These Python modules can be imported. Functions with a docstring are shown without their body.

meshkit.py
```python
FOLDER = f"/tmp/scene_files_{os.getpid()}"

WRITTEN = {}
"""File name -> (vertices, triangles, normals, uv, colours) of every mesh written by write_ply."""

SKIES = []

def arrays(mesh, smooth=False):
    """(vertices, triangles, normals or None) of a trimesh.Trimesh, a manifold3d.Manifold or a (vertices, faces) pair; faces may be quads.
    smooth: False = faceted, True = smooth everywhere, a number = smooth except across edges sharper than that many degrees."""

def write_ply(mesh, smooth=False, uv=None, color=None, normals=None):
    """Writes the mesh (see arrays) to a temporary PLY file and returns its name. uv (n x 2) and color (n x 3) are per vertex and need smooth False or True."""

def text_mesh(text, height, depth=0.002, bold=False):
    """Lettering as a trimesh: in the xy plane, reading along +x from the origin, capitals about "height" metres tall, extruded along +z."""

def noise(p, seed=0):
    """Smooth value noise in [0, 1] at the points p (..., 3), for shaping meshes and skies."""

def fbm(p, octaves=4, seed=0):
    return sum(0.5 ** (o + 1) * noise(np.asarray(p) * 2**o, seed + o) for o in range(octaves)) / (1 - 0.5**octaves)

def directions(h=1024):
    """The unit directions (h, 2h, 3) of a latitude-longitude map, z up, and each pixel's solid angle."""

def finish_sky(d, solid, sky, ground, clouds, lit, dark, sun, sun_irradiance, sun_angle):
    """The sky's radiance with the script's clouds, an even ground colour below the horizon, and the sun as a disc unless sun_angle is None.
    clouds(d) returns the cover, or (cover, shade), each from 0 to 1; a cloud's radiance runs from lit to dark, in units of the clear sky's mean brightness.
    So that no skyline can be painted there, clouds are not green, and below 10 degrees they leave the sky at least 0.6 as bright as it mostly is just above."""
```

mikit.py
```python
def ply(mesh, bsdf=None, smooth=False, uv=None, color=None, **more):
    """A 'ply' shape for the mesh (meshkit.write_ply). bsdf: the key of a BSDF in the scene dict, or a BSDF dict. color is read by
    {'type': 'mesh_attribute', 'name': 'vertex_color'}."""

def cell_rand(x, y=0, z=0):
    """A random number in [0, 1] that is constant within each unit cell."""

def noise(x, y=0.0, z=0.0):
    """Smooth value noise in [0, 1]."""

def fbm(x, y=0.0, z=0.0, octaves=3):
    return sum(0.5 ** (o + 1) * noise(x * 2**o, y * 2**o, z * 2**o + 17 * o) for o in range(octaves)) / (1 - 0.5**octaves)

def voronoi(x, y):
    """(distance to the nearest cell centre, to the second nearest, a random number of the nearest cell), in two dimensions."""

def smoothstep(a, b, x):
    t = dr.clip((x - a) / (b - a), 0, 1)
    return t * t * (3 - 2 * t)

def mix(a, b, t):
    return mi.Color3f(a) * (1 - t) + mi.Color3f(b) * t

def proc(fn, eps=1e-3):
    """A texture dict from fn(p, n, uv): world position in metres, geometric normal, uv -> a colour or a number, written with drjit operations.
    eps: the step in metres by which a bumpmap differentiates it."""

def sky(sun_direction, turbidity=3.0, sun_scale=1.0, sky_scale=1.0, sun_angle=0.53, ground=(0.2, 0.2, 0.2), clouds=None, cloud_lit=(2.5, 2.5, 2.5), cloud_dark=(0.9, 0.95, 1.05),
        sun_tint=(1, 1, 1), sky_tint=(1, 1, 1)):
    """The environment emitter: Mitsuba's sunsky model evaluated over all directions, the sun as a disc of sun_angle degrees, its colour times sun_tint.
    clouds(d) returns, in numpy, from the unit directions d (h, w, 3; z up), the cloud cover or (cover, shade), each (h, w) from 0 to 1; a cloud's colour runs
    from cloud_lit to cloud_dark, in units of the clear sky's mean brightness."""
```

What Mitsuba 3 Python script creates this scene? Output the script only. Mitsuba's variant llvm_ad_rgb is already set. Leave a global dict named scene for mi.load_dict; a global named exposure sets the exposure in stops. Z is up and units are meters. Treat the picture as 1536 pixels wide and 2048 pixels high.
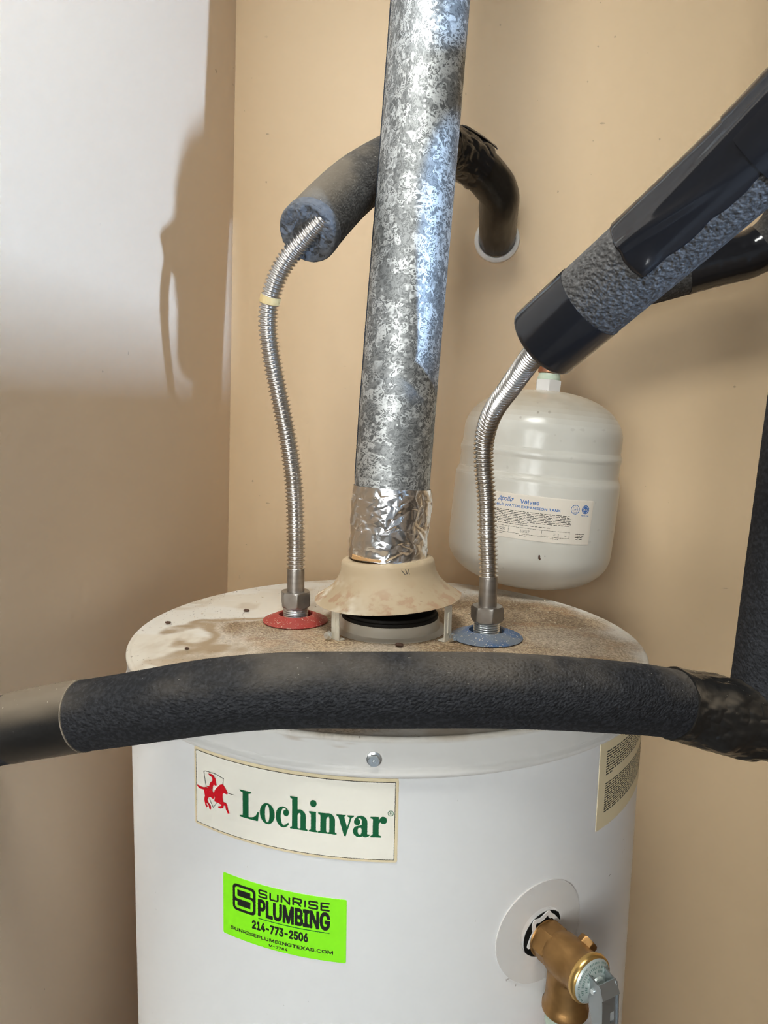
import math, random
import numpy as np, trimesh, drjit as dr, mitsuba as mi
import mikit, meshkit
from mikit import proc, noise, fbm, voronoi, smoothstep, mix
from scipy.interpolate import CubicSpline, LinearNDInterpolator
from shapely.geometry import Polygon, LineString, Point, box as sbox
from shapely.ops import unary_union
from shapely import affinity

T = mi.ScalarTransform4f
rng = np.random.default_rng(7)
PI = math.pi
H = 1.45                      # height of the heater lid above the floor; everything below is written relative to the lid centre
scene, labels = {}, {}

# ------------------------------------------------------------------ camera, light, exposure
CAM = np.array([0.0946, -0.7442, 0.2210 + H])
FWD = np.array([-0.1329, 0.9830, -0.1270]); UP = np.array([-0.0370, 0.1231, 0.9917])
scene['camera'] = {'type': 'perspective', 'fov': 2 * math.degrees(math.atan(768 / 1492.28)), 'fov_axis': 'x', 'near_clip': 0.01, 'far_clip': 100.0,
                   'to_world': T().look_at(origin=CAM.tolist(), target=(CAM + FWD).tolist(), up=UP.tolist())}
exposure = 0.15
scene['ambient'] = {'type': 'constant', 'radiance': {'type': 'rgb', 'value': [0.05, 0.05, 0.05]}}
KEY_RADIANCE = [2500.0, 3750.0, 5700.0]      # small far window seen through the high opening on the right
FRONT_RADIANCE = [9.2, 9.5, 9.45]           # garage window behind and above the camera
LAMP_RADIANCE = [25.5, 25.7, 24.4]             # ceiling lamp over the closet front

# ------------------------------------------------------------------ helpers
def put(key, mesh, bsdf, smooth=False, label=None, cat=None, group=None, kind=None, **more):
    base, n = key, 0
    while key in scene:
        n += 1; key = f'{base}_{n:03d}'
    v, f = (np.array(mesh.vertices), np.array(mesh.faces)) if hasattr(mesh, 'vertices') else (np.asarray(mesh[0], float), np.asarray(mesh[1]))
    if f.shape[1] == 4:
        f = np.vstack([f[:, [0, 1, 2]], f[:, [0, 2, 3]]])
    scene[key] = mikit.ply(trimesh.Trimesh(v + [0, 0, H], f, process=False), bsdf, smooth, **more)
    tag(key, label, cat, group, kind)
    return key

def tag(key, label=None, cat=None, group=None, kind=None):
    d = {k: v for k, v in (('label', label), ('category', cat), ('group', group), ('kind', kind)) if v}
    if d:
        labels[key] = {**labels.get(key, {}), **d}

def cat_mesh(*ms):
    return trimesh.util.concatenate(list(ms))

def box(x0, x1, y0, y1, z0, z1):
    m = trimesh.creation.box(extents=[x1 - x0, y1 - y0, z1 - z0]); m.apply_translation([(x0 + x1) / 2, (y0 + y1) / 2, (z0 + z1) / 2]); return m

def frame(origin, zdir, xhint=(1, 0, 0)):
    z = np.asarray(zdir, float); z /= np.linalg.norm(z); x = np.asarray(xhint, float); x = x - z * (x @ z); x /= np.linalg.norm(x)
    m = np.eye(4); m[:3, 0], m[:3, 1], m[:3, 2], m[:3, 3] = x, np.cross(z, x), z, origin; return m

def lathe(profile, n=96, m=None):
    """profile (r, z) from the axis bottom upwards; counted so that normals look outwards"""
    p = np.asarray(profile, float); t = np.arange(n) * 2 * PI / n; k = len(p)
    v = np.stack([np.outer(p[:, 0], np.cos(t)), np.outer(p[:, 0], np.sin(t)), np.outer(p[:, 1], np.ones(n))], -1).reshape(-1, 3)
    f = []
    for i in range(k - 1):
        a = i * n + np.arange(n); b = i * n + (np.arange(n) + 1) % n
        f.append(np.stack([a, b, b + n, a + n], 1))
    f = np.vstack(f); f = np.vstack([f[:, [0, 1, 2]], f[:, [0, 2, 3]]])
    if m is not None:
        v = v @ m[:3, :3].T + m[:3, 3]
    return trimesh.Trimesh(v, f, process=False)

def prism(poly, h, m=None, z0=0.0):
    g = trimesh.creation.extrude_polygon(poly, h, engine='earcut'); g.apply_translation([0, 0, z0])
    if m is not None: g.apply_transform(m)
    return g

class Path:
    def __init__(self, pts, ref=(0, 0, 1), n=600):
        pts = np.asarray(pts, float); t = np.r_[0, np.cumsum(np.linalg.norm(np.diff(pts, axis=0), axis=1))]
        c = CubicSpline(t, pts, bc_type='natural') if len(pts) > 2 else (lambda u: pts[0] + np.outer(u / t[-1], pts[1] - pts[0]))
        q = c(np.linspace(0, t[-1], n)); self.s = np.r_[0, np.cumsum(np.linalg.norm(np.diff(q, axis=0), axis=1))]; self.q = q; self.L = self.s[-1]
        self.d = np.gradient(q, self.s, axis=0); self.d /= np.linalg.norm(self.d, axis=1, keepdims=True); self.ref = np.asarray(ref, float)
    def at(self, s):
        s = np.asarray(s, float); sc = np.clip(s, 0, self.L)
        P = np.stack([np.interp(sc, self.s, self.q[:, k]) for k in range(3)], -1); D = np.stack([np.interp(sc, self.s, self.d[:, k]) for k in range(3)], -1)
        D /= np.linalg.norm(D, axis=-1, keepdims=True); P = P + D * (s - sc)[..., None]
        N = self.ref - D * (D @ self.ref)[..., None]; N /= np.linalg.norm(N, axis=-1, keepdims=True)
        return P, D, N, np.cross(D, N)

def tube(path, s, r, nseg=48, disp=None, phi=None):
    """rings at stations s with radii r (in order); phi 0 points along path.ref; disp(S, PHI) added to the radius. Full turn unless phi is given."""
    s = np.asarray(s, float); r = np.broadcast_to(np.asarray(r, float), s.shape); closed = phi is None
    ph = np.arange(nseg) * 2 * PI / nseg if closed else np.asarray(phi)
    P, D, N, B = path.at(s); S, F = np.meshgrid(s, ph, indexing='ij'); R = r[:, None] + (disp(S, F) if disp else 0 * S)
    v = P[:, None] + R[..., None] * (np.cos(F)[..., None] * N[:, None] + np.sin(F)[..., None] * B[:, None])
    n = len(ph); f = []
    for i in range(len(s) - 1):
        a = i * n + np.arange(n if closed else n - 1); b = i * n + (np.arange(n) + 1) % n if closed else a + 1
        f.append(np.stack([a, b, b + n, a + n], 1))
    f = np.vstack(f); f = np.vstack([f[:, [0, 1, 2]], f[:, [0, 2, 3]]])
    return trimesh.Trimesh(v.reshape(-1, 3), f, process=False)

def nz(S, F, fs, ff, seed=0, r=.03):
    """noise over a tube's surface, seamless around"""
    return meshkit.fbm(np.stack([S * fs, np.cos(F) * ff, np.sin(F) * ff], -1) + 31.7 * seed, 3, seed) - .5

def tape(path, s0, s1, r, thick=.0007, phi=None, disp=None, n=40, nseg=200):
    """a wrap of tape: a shell round the pipe, or a patch between two angles with irregular edges"""
    if phi is None:
        s = np.r_[s0, s0, np.linspace(s0, s1, n), s1, s1]; rr = np.r_[r - .002, r + thick * .5, np.full(n, r + thick), r + thick * .5, r - .002]
        return tube(path, s, rr, nseg, disp)
    p0, p1 = phi; m = nseg // 2
    S, F = np.meshgrid(np.linspace(s0, s1, n), np.linspace(p0, p1, m), indexing='ij')
    u, w = (S - s0) / (s1 - s0), (F - p0) / (p1 - p0)
    F = F + (w - .5) * 2 * .12 * (meshkit.fbm(np.stack([S * 60, F * 0, F * 0 + 3], -1), 2, 5) - .5)
    S = S + (u - .5) * .006 * (meshkit.fbm(np.stack([F * 3, S * 0, S * 0 + 9], -1), 2, 6) - .5)
    vs = []
    edge = np.minimum(np.minimum(u, 1 - u) * n, np.minimum(w, 1 - w) * m).clip(0, 1)
    for k, off in enumerate((thick, -.001)):
        P, D, N, B = path.at(S.ravel()); R = (r + off * edge if k == 0 and not disp else r + (off + disp(S, F)) * edge if k == 0 else np.full(S.shape, r + off)).ravel()[:, None]; f_ = F.ravel()[:, None]
        vs.append(P + R * (np.cos(f_) * N + np.sin(f_) * B))
    idx = np.arange(n * m).reshape(n, m); a, b, c, d = (x.ravel() for x in (idx[:-1, :-1], idx[:-1, 1:], idx[1:, 1:], idx[1:, :-1]))
    f = np.vstack([np.stack([a, b, c], 1), np.stack([a, c, d], 1)]); g = f[:, ::-1] + n * m
    rim = np.r_[idx[0, :], idx[1:, -1], idx[-1, -2::-1], idx[-2:0:-1, 0]]; q = np.roll(rim, -1)
    side = np.vstack([np.stack([rim, rim + n * m, q + n * m], 1), np.stack([rim, q + n * m, q], 1)])
    return trimesh.Trimesh(np.vstack(vs), np.vstack([f, g, side]), process=False)

def flat(poly, size=None):
    """a shapely polygon as a flat triangle mesh, split to edges of at most size"""
    vs, fs, n = [], [], 0
    for g in getattr(poly, 'geoms', [poly]):
        if g.is_empty or g.area < 1e-12 or g.geom_type != 'Polygon': continue
        v, f = trimesh.creation.triangulate_polygon(g, engine='earcut'); vs.append(np.c_[v, np.zeros(len(v))]); fs.append(f + n); n += len(v)
    v, f = np.vstack(vs), np.vstack(fs)
    e1, e2 = v[f[:, 1]] - v[f[:, 0]], v[f[:, 2]] - v[f[:, 0]]; flip = (e1[:, 0] * e2[:, 1] - e1[:, 1] * e2[:, 0]) < 0; f[flip] = f[flip][:, ::-1]
    if size: v, f = trimesh.remesh.subdivide_to_size(v, f, size, max_iter=14)[:2]
    return trimesh.Trimesh(v, f, process=False)

def on_cylinder(poly, R, off, theta0=-PI / 2, m=None, size=.004, thick=0.0):
    """print or a sticker on a cylinder round z: poly in metres, x along the turn from theta0, y = height"""
    g = flat(poly, size); v = np.array(g.vertices); t = theta0 + v[:, 0] / R
    def lay(o): return np.stack([(R + o) * np.cos(t), (R + o) * np.sin(t), v[:, 1]], -1)
    if thick:
        e = g.edges_sorted; u, c = np.unique(e, axis=0, return_counts=True); bd = {tuple(x) for x in u[c == 1]}
        ed = [x for x in g.edges if tuple(sorted(x)) in bd]; n = len(v)
        side = [[a, a + n, b] for a, b in ed] + [[b, a + n, b + n] for a, b in ed]
        out = trimesh.Trimesh(np.vstack([lay(off), lay(off - thick)]), np.vstack([g.faces, np.array(side)]), process=False)
    else:
        out = trimesh.Trimesh(lay(off), g.faces, process=False)
    if m is not None: out.apply_transform(m)
    return out

def words(text, height, bold=False, width=None):
    """Inter lettering as a flat shapely shape, optionally stretched to a width"""
    m = meshkit.text_mesh(text, height, .002, bold); up = m.face_normals[:, 2] > .9
    g = unary_union([Polygon(m.vertices[f][:, :2]).buffer(1e-7) for f in m.faces[up & (m.triangles_center[:, 2] > .001)]])
    x0, y0, x1, y1 = g.bounds; g = affinity.translate(g, -x0, 0)
    return affinity.scale(g, width / (x1 - x0), 1, origin=(0, 0)) if width else g

def mv(g, x, y): return affinity.translate(g, x, y)
def rrect(x0, y0, x1, y1, r): return sbox(x0 + r, y0 + r, x1 - r, y1 - r).buffer(r, 6)
def ell(cx, cy, rx, ry): return affinity.scale(Point(cx, cy).buffer(1, 24), rx, ry)
def hexagon(af, rot=0.): return Polygon([(af / math.sqrt(3) * math.cos(rot + k * PI / 3), af / math.sqrt(3) * math.sin(rot + k * PI / 3)) for k in range(6)])

def bevel_hex(af, h, m, b=.0012):
    """a hexagon nut with chamfered corners"""
    k = af / math.sqrt(3); t = np.arange(72) * 2 * PI / 72; a = (t + PI / 6) % (PI / 3) - PI / 6; rr = af / 2 / np.cos(a)
    cap = np.minimum(rr, af / 2 + (k - af / 2) * .25)
    rings = [(cap * 0, 0), (cap, 0), (rr, b), (rr, h - b), (cap, h), (cap * 0, h)]
    v = np.vstack([np.c_[r * np.cos(t), r * np.sin(t), np.full(72, z)] for r, z in rings]); f = []
    for i in range(5):
        p = i * 72 + np.arange(72); q = i * 72 + (np.arange(72) + 1) % 72; f.append(np.stack([p, q, q + 72, p + 72], 1))
    f = np.vstack(f); g = trimesh.Trimesh(v, np.vstack([f[:, [0, 1, 2]], f[:, [0, 2, 3]]]), process=False); g.apply_transform(m); return g

# ------------------------------------------------------------------ materials
def rgb(*c): return {'type': 'rgb', 'value': list(c)}
def pr(base, rough=.5, metal=0., spec=.5, **k):
    return {'type': 'twosided', 'bsdf': {'type': 'principled', 'base_color': base if isinstance(base, dict) else rgb(*base), 'roughness': rough if isinstance(rough, dict) else float(rough), 'metallic': metal, 'specular': spec, **k}}
def bump(b, fn, scale, eps=4e-4):
    return {'type': 'twosided', 'bsdf': {'type': 'bumpmap', 'arbitrary': proc(fn, eps), 'scale': scale, 'nested': b['bsdf']}}
LZ = H

def wall_colour(base):
    def fn(p, n, uv):
        c = mix(base, [x * .93 for x in base], fbm(p.x * 3 + 4, p.y * 3, p.z * 2.2, 3))
        h = p.x + p.y * 1.0
        sp = noise(h * 90, p.z * 90, 5.) ; c = mix(c, [.2, .14, .09], smoothstep(.972, .985, sp) * smoothstep(.72, .8, noise(h * 7, p.z * 7, 2.)) * .45)
        return c
    return fn
WALL = (.67, .49, .30)
scene['m_wall'] = bump(pr(proc(wall_colour(WALL)), .42, 0, .35), lambda p, n, uv: fbm((p.x + p.y) * 160, p.z * 160, 0., 2), .00025)
scene['m_wall_left'] = bump(pr(proc(wall_colour((.655, .525, .395))), .42, 0, .35), lambda p, n, uv: fbm((p.x + p.y) * 160, p.z * 160, 0., 2), .00025)
scene['m_floor'] = pr(proc(lambda p, n, uv: mix([.30, .29, .27], [.22, .21, .2], fbm(p.x * 8, p.y * 8, 0., 4))), .8)
scene['m_panel'] = pr(proc(lambda p, n, uv: mix([.20, .145, .095], [.13, .09, .058], fbm(p.y * 30, p.z * 3, 0., 4))), .6)
scene['m_trim'] = pr((.7, .68, .63), .4)
scene['m_dark'] = pr((.012, .011, .01), .6, 0, .2)
scene['m_hole'] = pr((.006, .006, .006), .8, 0, .1)

def jacket(p, n, uv):
    a = dr.atan2(p.y, p.x)
    c = mi.Color3f(.74, .735, .72)
    s = smoothstep(.965, .98, noise(a * 90, p.z * 260, 1.)) * smoothstep(.7, .8, noise(a * 6, p.z * 20, 4.))
    return mix(c, [.2, .16, .12], s * .55)
scene['m_jacket'] = pr(proc(jacket), .36, 0, .5)

def lid(p, n, uv):
    z = p.z - LZ; r = dr.sqrt(p.x * p.x + p.y * p.y)
    base = mi.Color3f(.66, .63, .57)
    dirt = fbm(p.x * 22 + 3, p.y * 22, 1., 5)
    edge = fbm(p.x * 9 + 8, p.y * 9 + 2, 2., 4)
    # brown dust over the middle and the right, with a dark tide line where water once stood
    q = p.x + .178 - 1.25 * dr.maximum(p.y + .005, 0) - .5 * dr.maximum(-p.y - .1, 0) + (edge - .5) * .13 + (dirt - .5) * .05
    d = smoothstep(-.012, .035, q) * smoothstep(.262, .222, r + .05 * (dirt - .5))
    d = d * (.80 + .35 * smoothstep(.35, .65, edge))
    c = mix(base, mix([.36, .265, .165], [.23, .155, .085], smoothstep(.35, .7, dirt)), dr.minimum(d, 1) * .92)
    fine = fbm(p.x * 640, p.y * 640, 5., 3); c = c * mix([1., 1., 1.], mix([.70, .66, .62], [1.28, 1.26, 1.24], smoothstep(.3, .7, fine)), dr.minimum(d, 1))
    c = mix(c, [.36, .20, .10], d * smoothstep(.58, .72, fbm(p.x * 34 + 7, p.y * 34, 2., 4)) * .35)
    lt = mix([.60, .54, .44], [.44, .35, .24], smoothstep(.45, .7, fbm(p.x * 40, p.y * 16 + 1, 3., 4)))
    c = mix(c, lt, (1 - d) * smoothstep(.44, .62, fbm(p.x * 10 + 1, p.y * 22, 7., 4)) * .6)
    c = mix(c, [.27, .175, .085], smoothstep(-.014, -.002, q) * smoothstep(.016, .002, q) * smoothstep(.09, .03, p.y) * smoothstep(-.16, -.10, p.y) * .8)
    q2 = dr.sqrt(dr.square((p.x + .165) / .05) + dr.square((p.y + .135) / .012)) + (fbm(p.x * 40, p.y * 40 + 1, 9., 3) - .5) * 1.6
    c = mix(c, [.40, .29, .18], smoothstep(1.0, .6, q2) * .55)
    sp = smoothstep(.80, .90, noise(p.x * 900, p.y * 900, 2.)) * smoothstep(.4, .6, noise(p.x * 60, p.y * 60, 3.)); c = mix(c, [.66, .58, .46], sp * d * .5)
    ds = smoothstep(.90, .95, noise(p.x * 420 + 9, p.y * 420, 6.)) * smoothstep(.55, .7, noise(p.x * 30, p.y * 30, 8.)); c = mix(c, [.12, .08, .05], ds * .6)
    top = smoothstep(-.006, -.001, z)
    side = mix([.68, .66, .62], [.35, .25, .15], smoothstep(.62, .8, fbm(p.x * 30, p.y * 30, p.z * 160, 3)) * smoothstep(-.02, -.003, z) * .5)
    return mix(side, c, top)
scene['m_lid'] = pr(proc(lid), .5, 0, .3)

def galv(p, n, uv):
    a = dr.atan2(p.y - .03, p.x - .01) * .039; z = p.z
    wx = (fbm(a * 190 + 5, z * 190, 1., 2) - .5) * .9; wz = (fbm(a * 190 + 50, z * 190, 8., 2) - .5) * .9
    k = 1 - dr.abs(2 * noise(a * 250 + wx * 5.5, z * 250 + wz * 5.5, 3.) - 1)
    k2 = 1 - dr.abs(2 * noise(a * 430 + wz * 5, z * 430 + wx * 5, 9.) - 1)
    t = smoothstep(.50, .95, dr.maximum(k, k2 * .94)) * (.25 + .75 * smoothstep(.30, .62, noise(a * 120 + wz * 3, z * 120 + wx * 3, 5.)))
    return mix([.155, .16, .16], [.64, .655, .645], t)
scene['m_galv'] = pr(proc(galv), .54, .8, .5)
scene['m_seam'] = pr((.03, .035, .045), .4, .5)
scene['m_foil'] = pr((.93, .93, .93), .2, 1.)
scene['m_steel'] = pr((.66, .63, .59), .24, 1.)
scene['m_nut'] = pr(proc(lambda p, n, uv: mix([.42, .40, .37], [.25, .22, .19], fbm(p.x * 90, p.y * 90, p.z * 90, 3))), .42, .9)
scene['m_sleeve'] = pr(proc(lambda p, n, uv: mix([.40, .37, .34], [.28, .25, .22], fbm(p.x * 50, p.y * 50, p.z * 300, 3))), .36, .9)
scene['m_zinc'] = pr((.80, .84, .84), .2, .9)
scene['m_masking'] = pr((.47, .34, .15), .7)

def dusted(base, dust, amount, seed, mottle=1.9, low=.40):
    def fn(p, n, uv):
        g = fbm(p.x * 520 + seed, p.y * 380, p.z * 380, 2)
        c = mix(base, [b * mottle for b in base], smoothstep(.35, .75, g))
        d = smoothstep(.15, .85, n.z) * smoothstep(low, low + .24, fbm(p.x * 13 + seed, p.y * 13, p.z * 13, 4)) * amount
        c = mix(c, dust, d)
        return mix(c, [.62, .58, .5], smoothstep(.935, .965, noise(p.x * 620, p.y * 620 + seed, p.z * 620)) * smoothstep(.1, .8, n.z) * amount * .8)
    return fn
def grain(p, n, uv): return fbm(p.x * 760, p.y * 760, p.z * 760, 2)
def grain_coarse(p, n, uv): return fbm(p.x * 460, p.y * 460, p.z * 460, 2)
scene['m_foam'] = bump(pr(proc(dusted((.0125, .013, .015), (.21, .175, .135), .36, 3.)), .75, 0, .3), grain, .0017)
scene['m_foam_dusty'] = bump(pr(proc(dusted((.04, .038, .036), (.15, .125, .095), .85, 8.)), .8, 0, .25), grain, .0013)
scene['m_foam_coarse'] = bump(pr(proc(dusted((.043, .041, .040), (.13, .12, .11), .4, 5.)), .6, 0, .45), grain_coarse, .0022)
scene['m_cut_foam'] = bump(pr(proc(lambda p, n, uv: mix([.055, .057, .062], [.13, .132, .138], fbm(p.x * 260, p.y * 260, p.z * 260, 3))), .85, 0, .2), grain_coarse, .0016)
scene['m_tape'] = pr(proc(dusted((.010, .010, .012), (.13, .11, .085), .3, 11., 1.15)), .22, 0, .5)
scene['m_tape_clean'] = pr((.012, .012, .014), .14, 0, .55)
scene['m_tape_dusty'] = pr(proc(dusted((.012, .0115, .011), (.19, .155, .115), .95, 21., 1.15, .27)), .26, 0, .45)
scene['m_tape_brown'] = pr(proc(dusted((.013, .011, .009), (.09, .075, .055), .35, 15., 1.15)), .3, 0, .45)

def hood(p, n, uv):
    c = mix([.46, .365, .245], [.36, .27, .165], fbm(p.x * 26, p.y * 26, p.z * 30, 4))
    low = smoothstep(.066, .036, p.z - LZ)
    c = mix(c, [.66, .61, .51], low * smoothstep(.42, .62, fbm(p.x * 34 + 9, p.y * 34, p.z * 34, 4)) * smoothstep(.0, -.045, p.x) * .8)
    c = mix(c, [.33, .19, .11], low * smoothstep(.50, .68, fbm(p.x * 110 + 4, p.y * 110, p.z * 110, 4)) * .75)
    return mix(c, [.24, .14, .09], smoothstep(.95, .97, noise(p.x * 300, p.y * 300, p.z * 300)) * .6)
scene['m_hood'] = pr(proc(hood), .55, 0, .3)
scene['m_cream'] = pr((.62, .58, .48), .4, 0, .4)
scene['m_collar'] = pr((.62, .575, .48), .4, 0, .4)
scene['m_red'] = bump(pr(proc(lambda p, n, uv: mix(mix([.36, .03, .026], [.30, .08, .06], fbm(p.x * 60, p.y * 60, 0., 3)), [.66, .52, .4], smoothstep(.80, .88, noise(p.x * 800, p.y * 800, 4.)) * .45)), .45), grain, .0001)
scene['m_blue'] = pr(proc(lambda p, n, uv: mix(mix([.055, .105, .21], [.14, .165, .20], smoothstep(.3, .75, fbm(p.x * 55, p.y * 55, 0., 3))), [.6, .52, .42], smoothstep(.80, .88, noise(p.x * 800, p.y * 800, 4.)) * .6)), .45)
def tankpaint(p, n, uv):
    g = smoothstep(.25, .95, n.z) * (.35 + .65 * fbm(p.x * 40, p.y * 40, p.z * 40, 4))
    c = mix([.58, .56, .50], [.38, .31, .215], g * .9)
    return mix(c, [.16, .12, .08], smoothstep(.86, .92, noise(p.x * 150, p.y * 150, p.z * 150)) * (.12 + .6 * smoothstep(.2, .9, n.z)) * smoothstep(.5, .6, noise(p.x * 20, p.y * 20, p.z * 20)))
scene['m_tank'] = pr(proc(tankpaint), .24, 0, .5)
scene['m_paper'] = pr((.86, .82, .71), .5, 0, .3)
scene['m_paper_edge'] = pr((.74, .63, .41), .5, 0, .3)
scene['m_paper_tank'] = pr((.70, .64, .55), .45, 0, .35)
scene['m_lime'] = pr((.27, .90, .015), .45, 0, .3)
scene['m_black'] = pr((.012, .014, .010), .5, 0, .3)
scene['m_ink'] = pr((.06, .055, .045), .5, 0, .3)
scene['m_green_line'] = pr((.01, .14, .02), .5, 0, .3)
scene['m_green'] = pr((.004, .105, .035), .45, 0, .3)
scene['m_crimson'] = pr((.62, .006, .016), .45, 0, .3)
scene['m_blue_ink'] = pr((.05, .13, .36), .5, 0, .3)
scene['m_brass'] = pr(proc(lambda p, n, uv: mix([.40, .215, .075], [.24, .125, .042], fbm(p.x * 120, p.y * 120, p.z * 120, 3))), .38, .75)
scene['m_brass_bright'] = pr((.72, .45, .15), .28, .9)
scene['m_cap'] = pr((.50, .56, .53), .4, .5)
scene['m_capink'] = pr((.11, .17, .15), .5)
scene['m_lever'] = pr((.42, .45, .46), .3, .85)
scene['m_sealant'] = pr(proc(lambda p, n, uv: mix([.34, .46, .36], [.58, .62, .50], fbm(p.x * 130, p.y * 130, p.z * 200, 3))), .6)
scene['m_copper'] = pr(proc(lambda p, n, uv: mix([.30, .12, .07], [.45, .22, .12], fbm(p.x * 90, p.y * 90, p.z * 60, 3))), .35, .7)
scene['m_white'] = pr((.80, .78, .74), .35)
scene['m_flange'] = pr((.62, .60, .57), .4)
scene['m_putty'] = pr((.62, .60, .57), .5)
scene['m_grit'] = pr((.62, .54, .42), .8)
scene['m_grit_dark'] = pr((.07, .035, .02), .8)
scene['m_dustline'] = pr((.24, .2, .15), .8)
scene['m_rust'] = pr((.42, .24, .10), .7)

# ------------------------------------------------------------------ the room
YB, LXA = .375, -.3045                         # back wall; left wall x at lid height (it leans a little)
def quadwall(key, pts, thick, m, label=None):
    """a slab: four corner points and a thickness vector"""
    a = np.asarray(pts, float); b = a + np.asarray(thick, float); v = np.vstack([a, b])
    f = np.array([[0, 1, 2, 3], [7, 6, 5, 4], [0, 4, 5, 1], [1, 5, 6, 2], [2, 6, 7, 3], [3, 7, 4, 0]])
    g = trimesh.Trimesh(v, np.vstack([f[:, [0, 1, 2]], f[:, [0, 2, 3]]]), process=False); g.fix_normals()
    put(key, g, m, kind='structure', label=label)
def lx(z): return LXA + .0221 * z
XR = .95
ZT = 1.25
quadwall('wall_back', [(-.5, YB, -H), (XR + .1, YB, -H), (XR + .1, YB, ZT), (-.5, YB, ZT)], (0, .1, 0), 'm_wall', 'tan painted wall behind the water heater')
quadwall('wall_left', [(lx(-H), -.36, -H), (lx(-H), YB, -H), (lx(ZT), YB, ZT), (lx(ZT), -.36, ZT)], (-.1, 0, 0), 'm_wall_left', 'tan painted wall left of the water heater, lit white at the top')
# right wall of the closet with a high wide opening that starts at the sill
SILL, WY0, WY1 = .230, -1.9, -.72
put('wall_right', cat_mesh(box(XR, XR + .1, -1.9, YB, -H, SILL), box(XR, XR + .1, WY1, YB, SILL, ZT), box(XR, XR + .1, -1.9, WY0, SILL, ZT)), 'm_panel', kind='structure')
put('floor', box(-.6, 3.6, -5.2, YB + .1, -H - .1, -H), 'm_floor', kind='structure')
put('wall_garage', box(3.3, 3.4, -5.2, .5, -H, ZT), 'm_trim', kind='structure')
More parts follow.
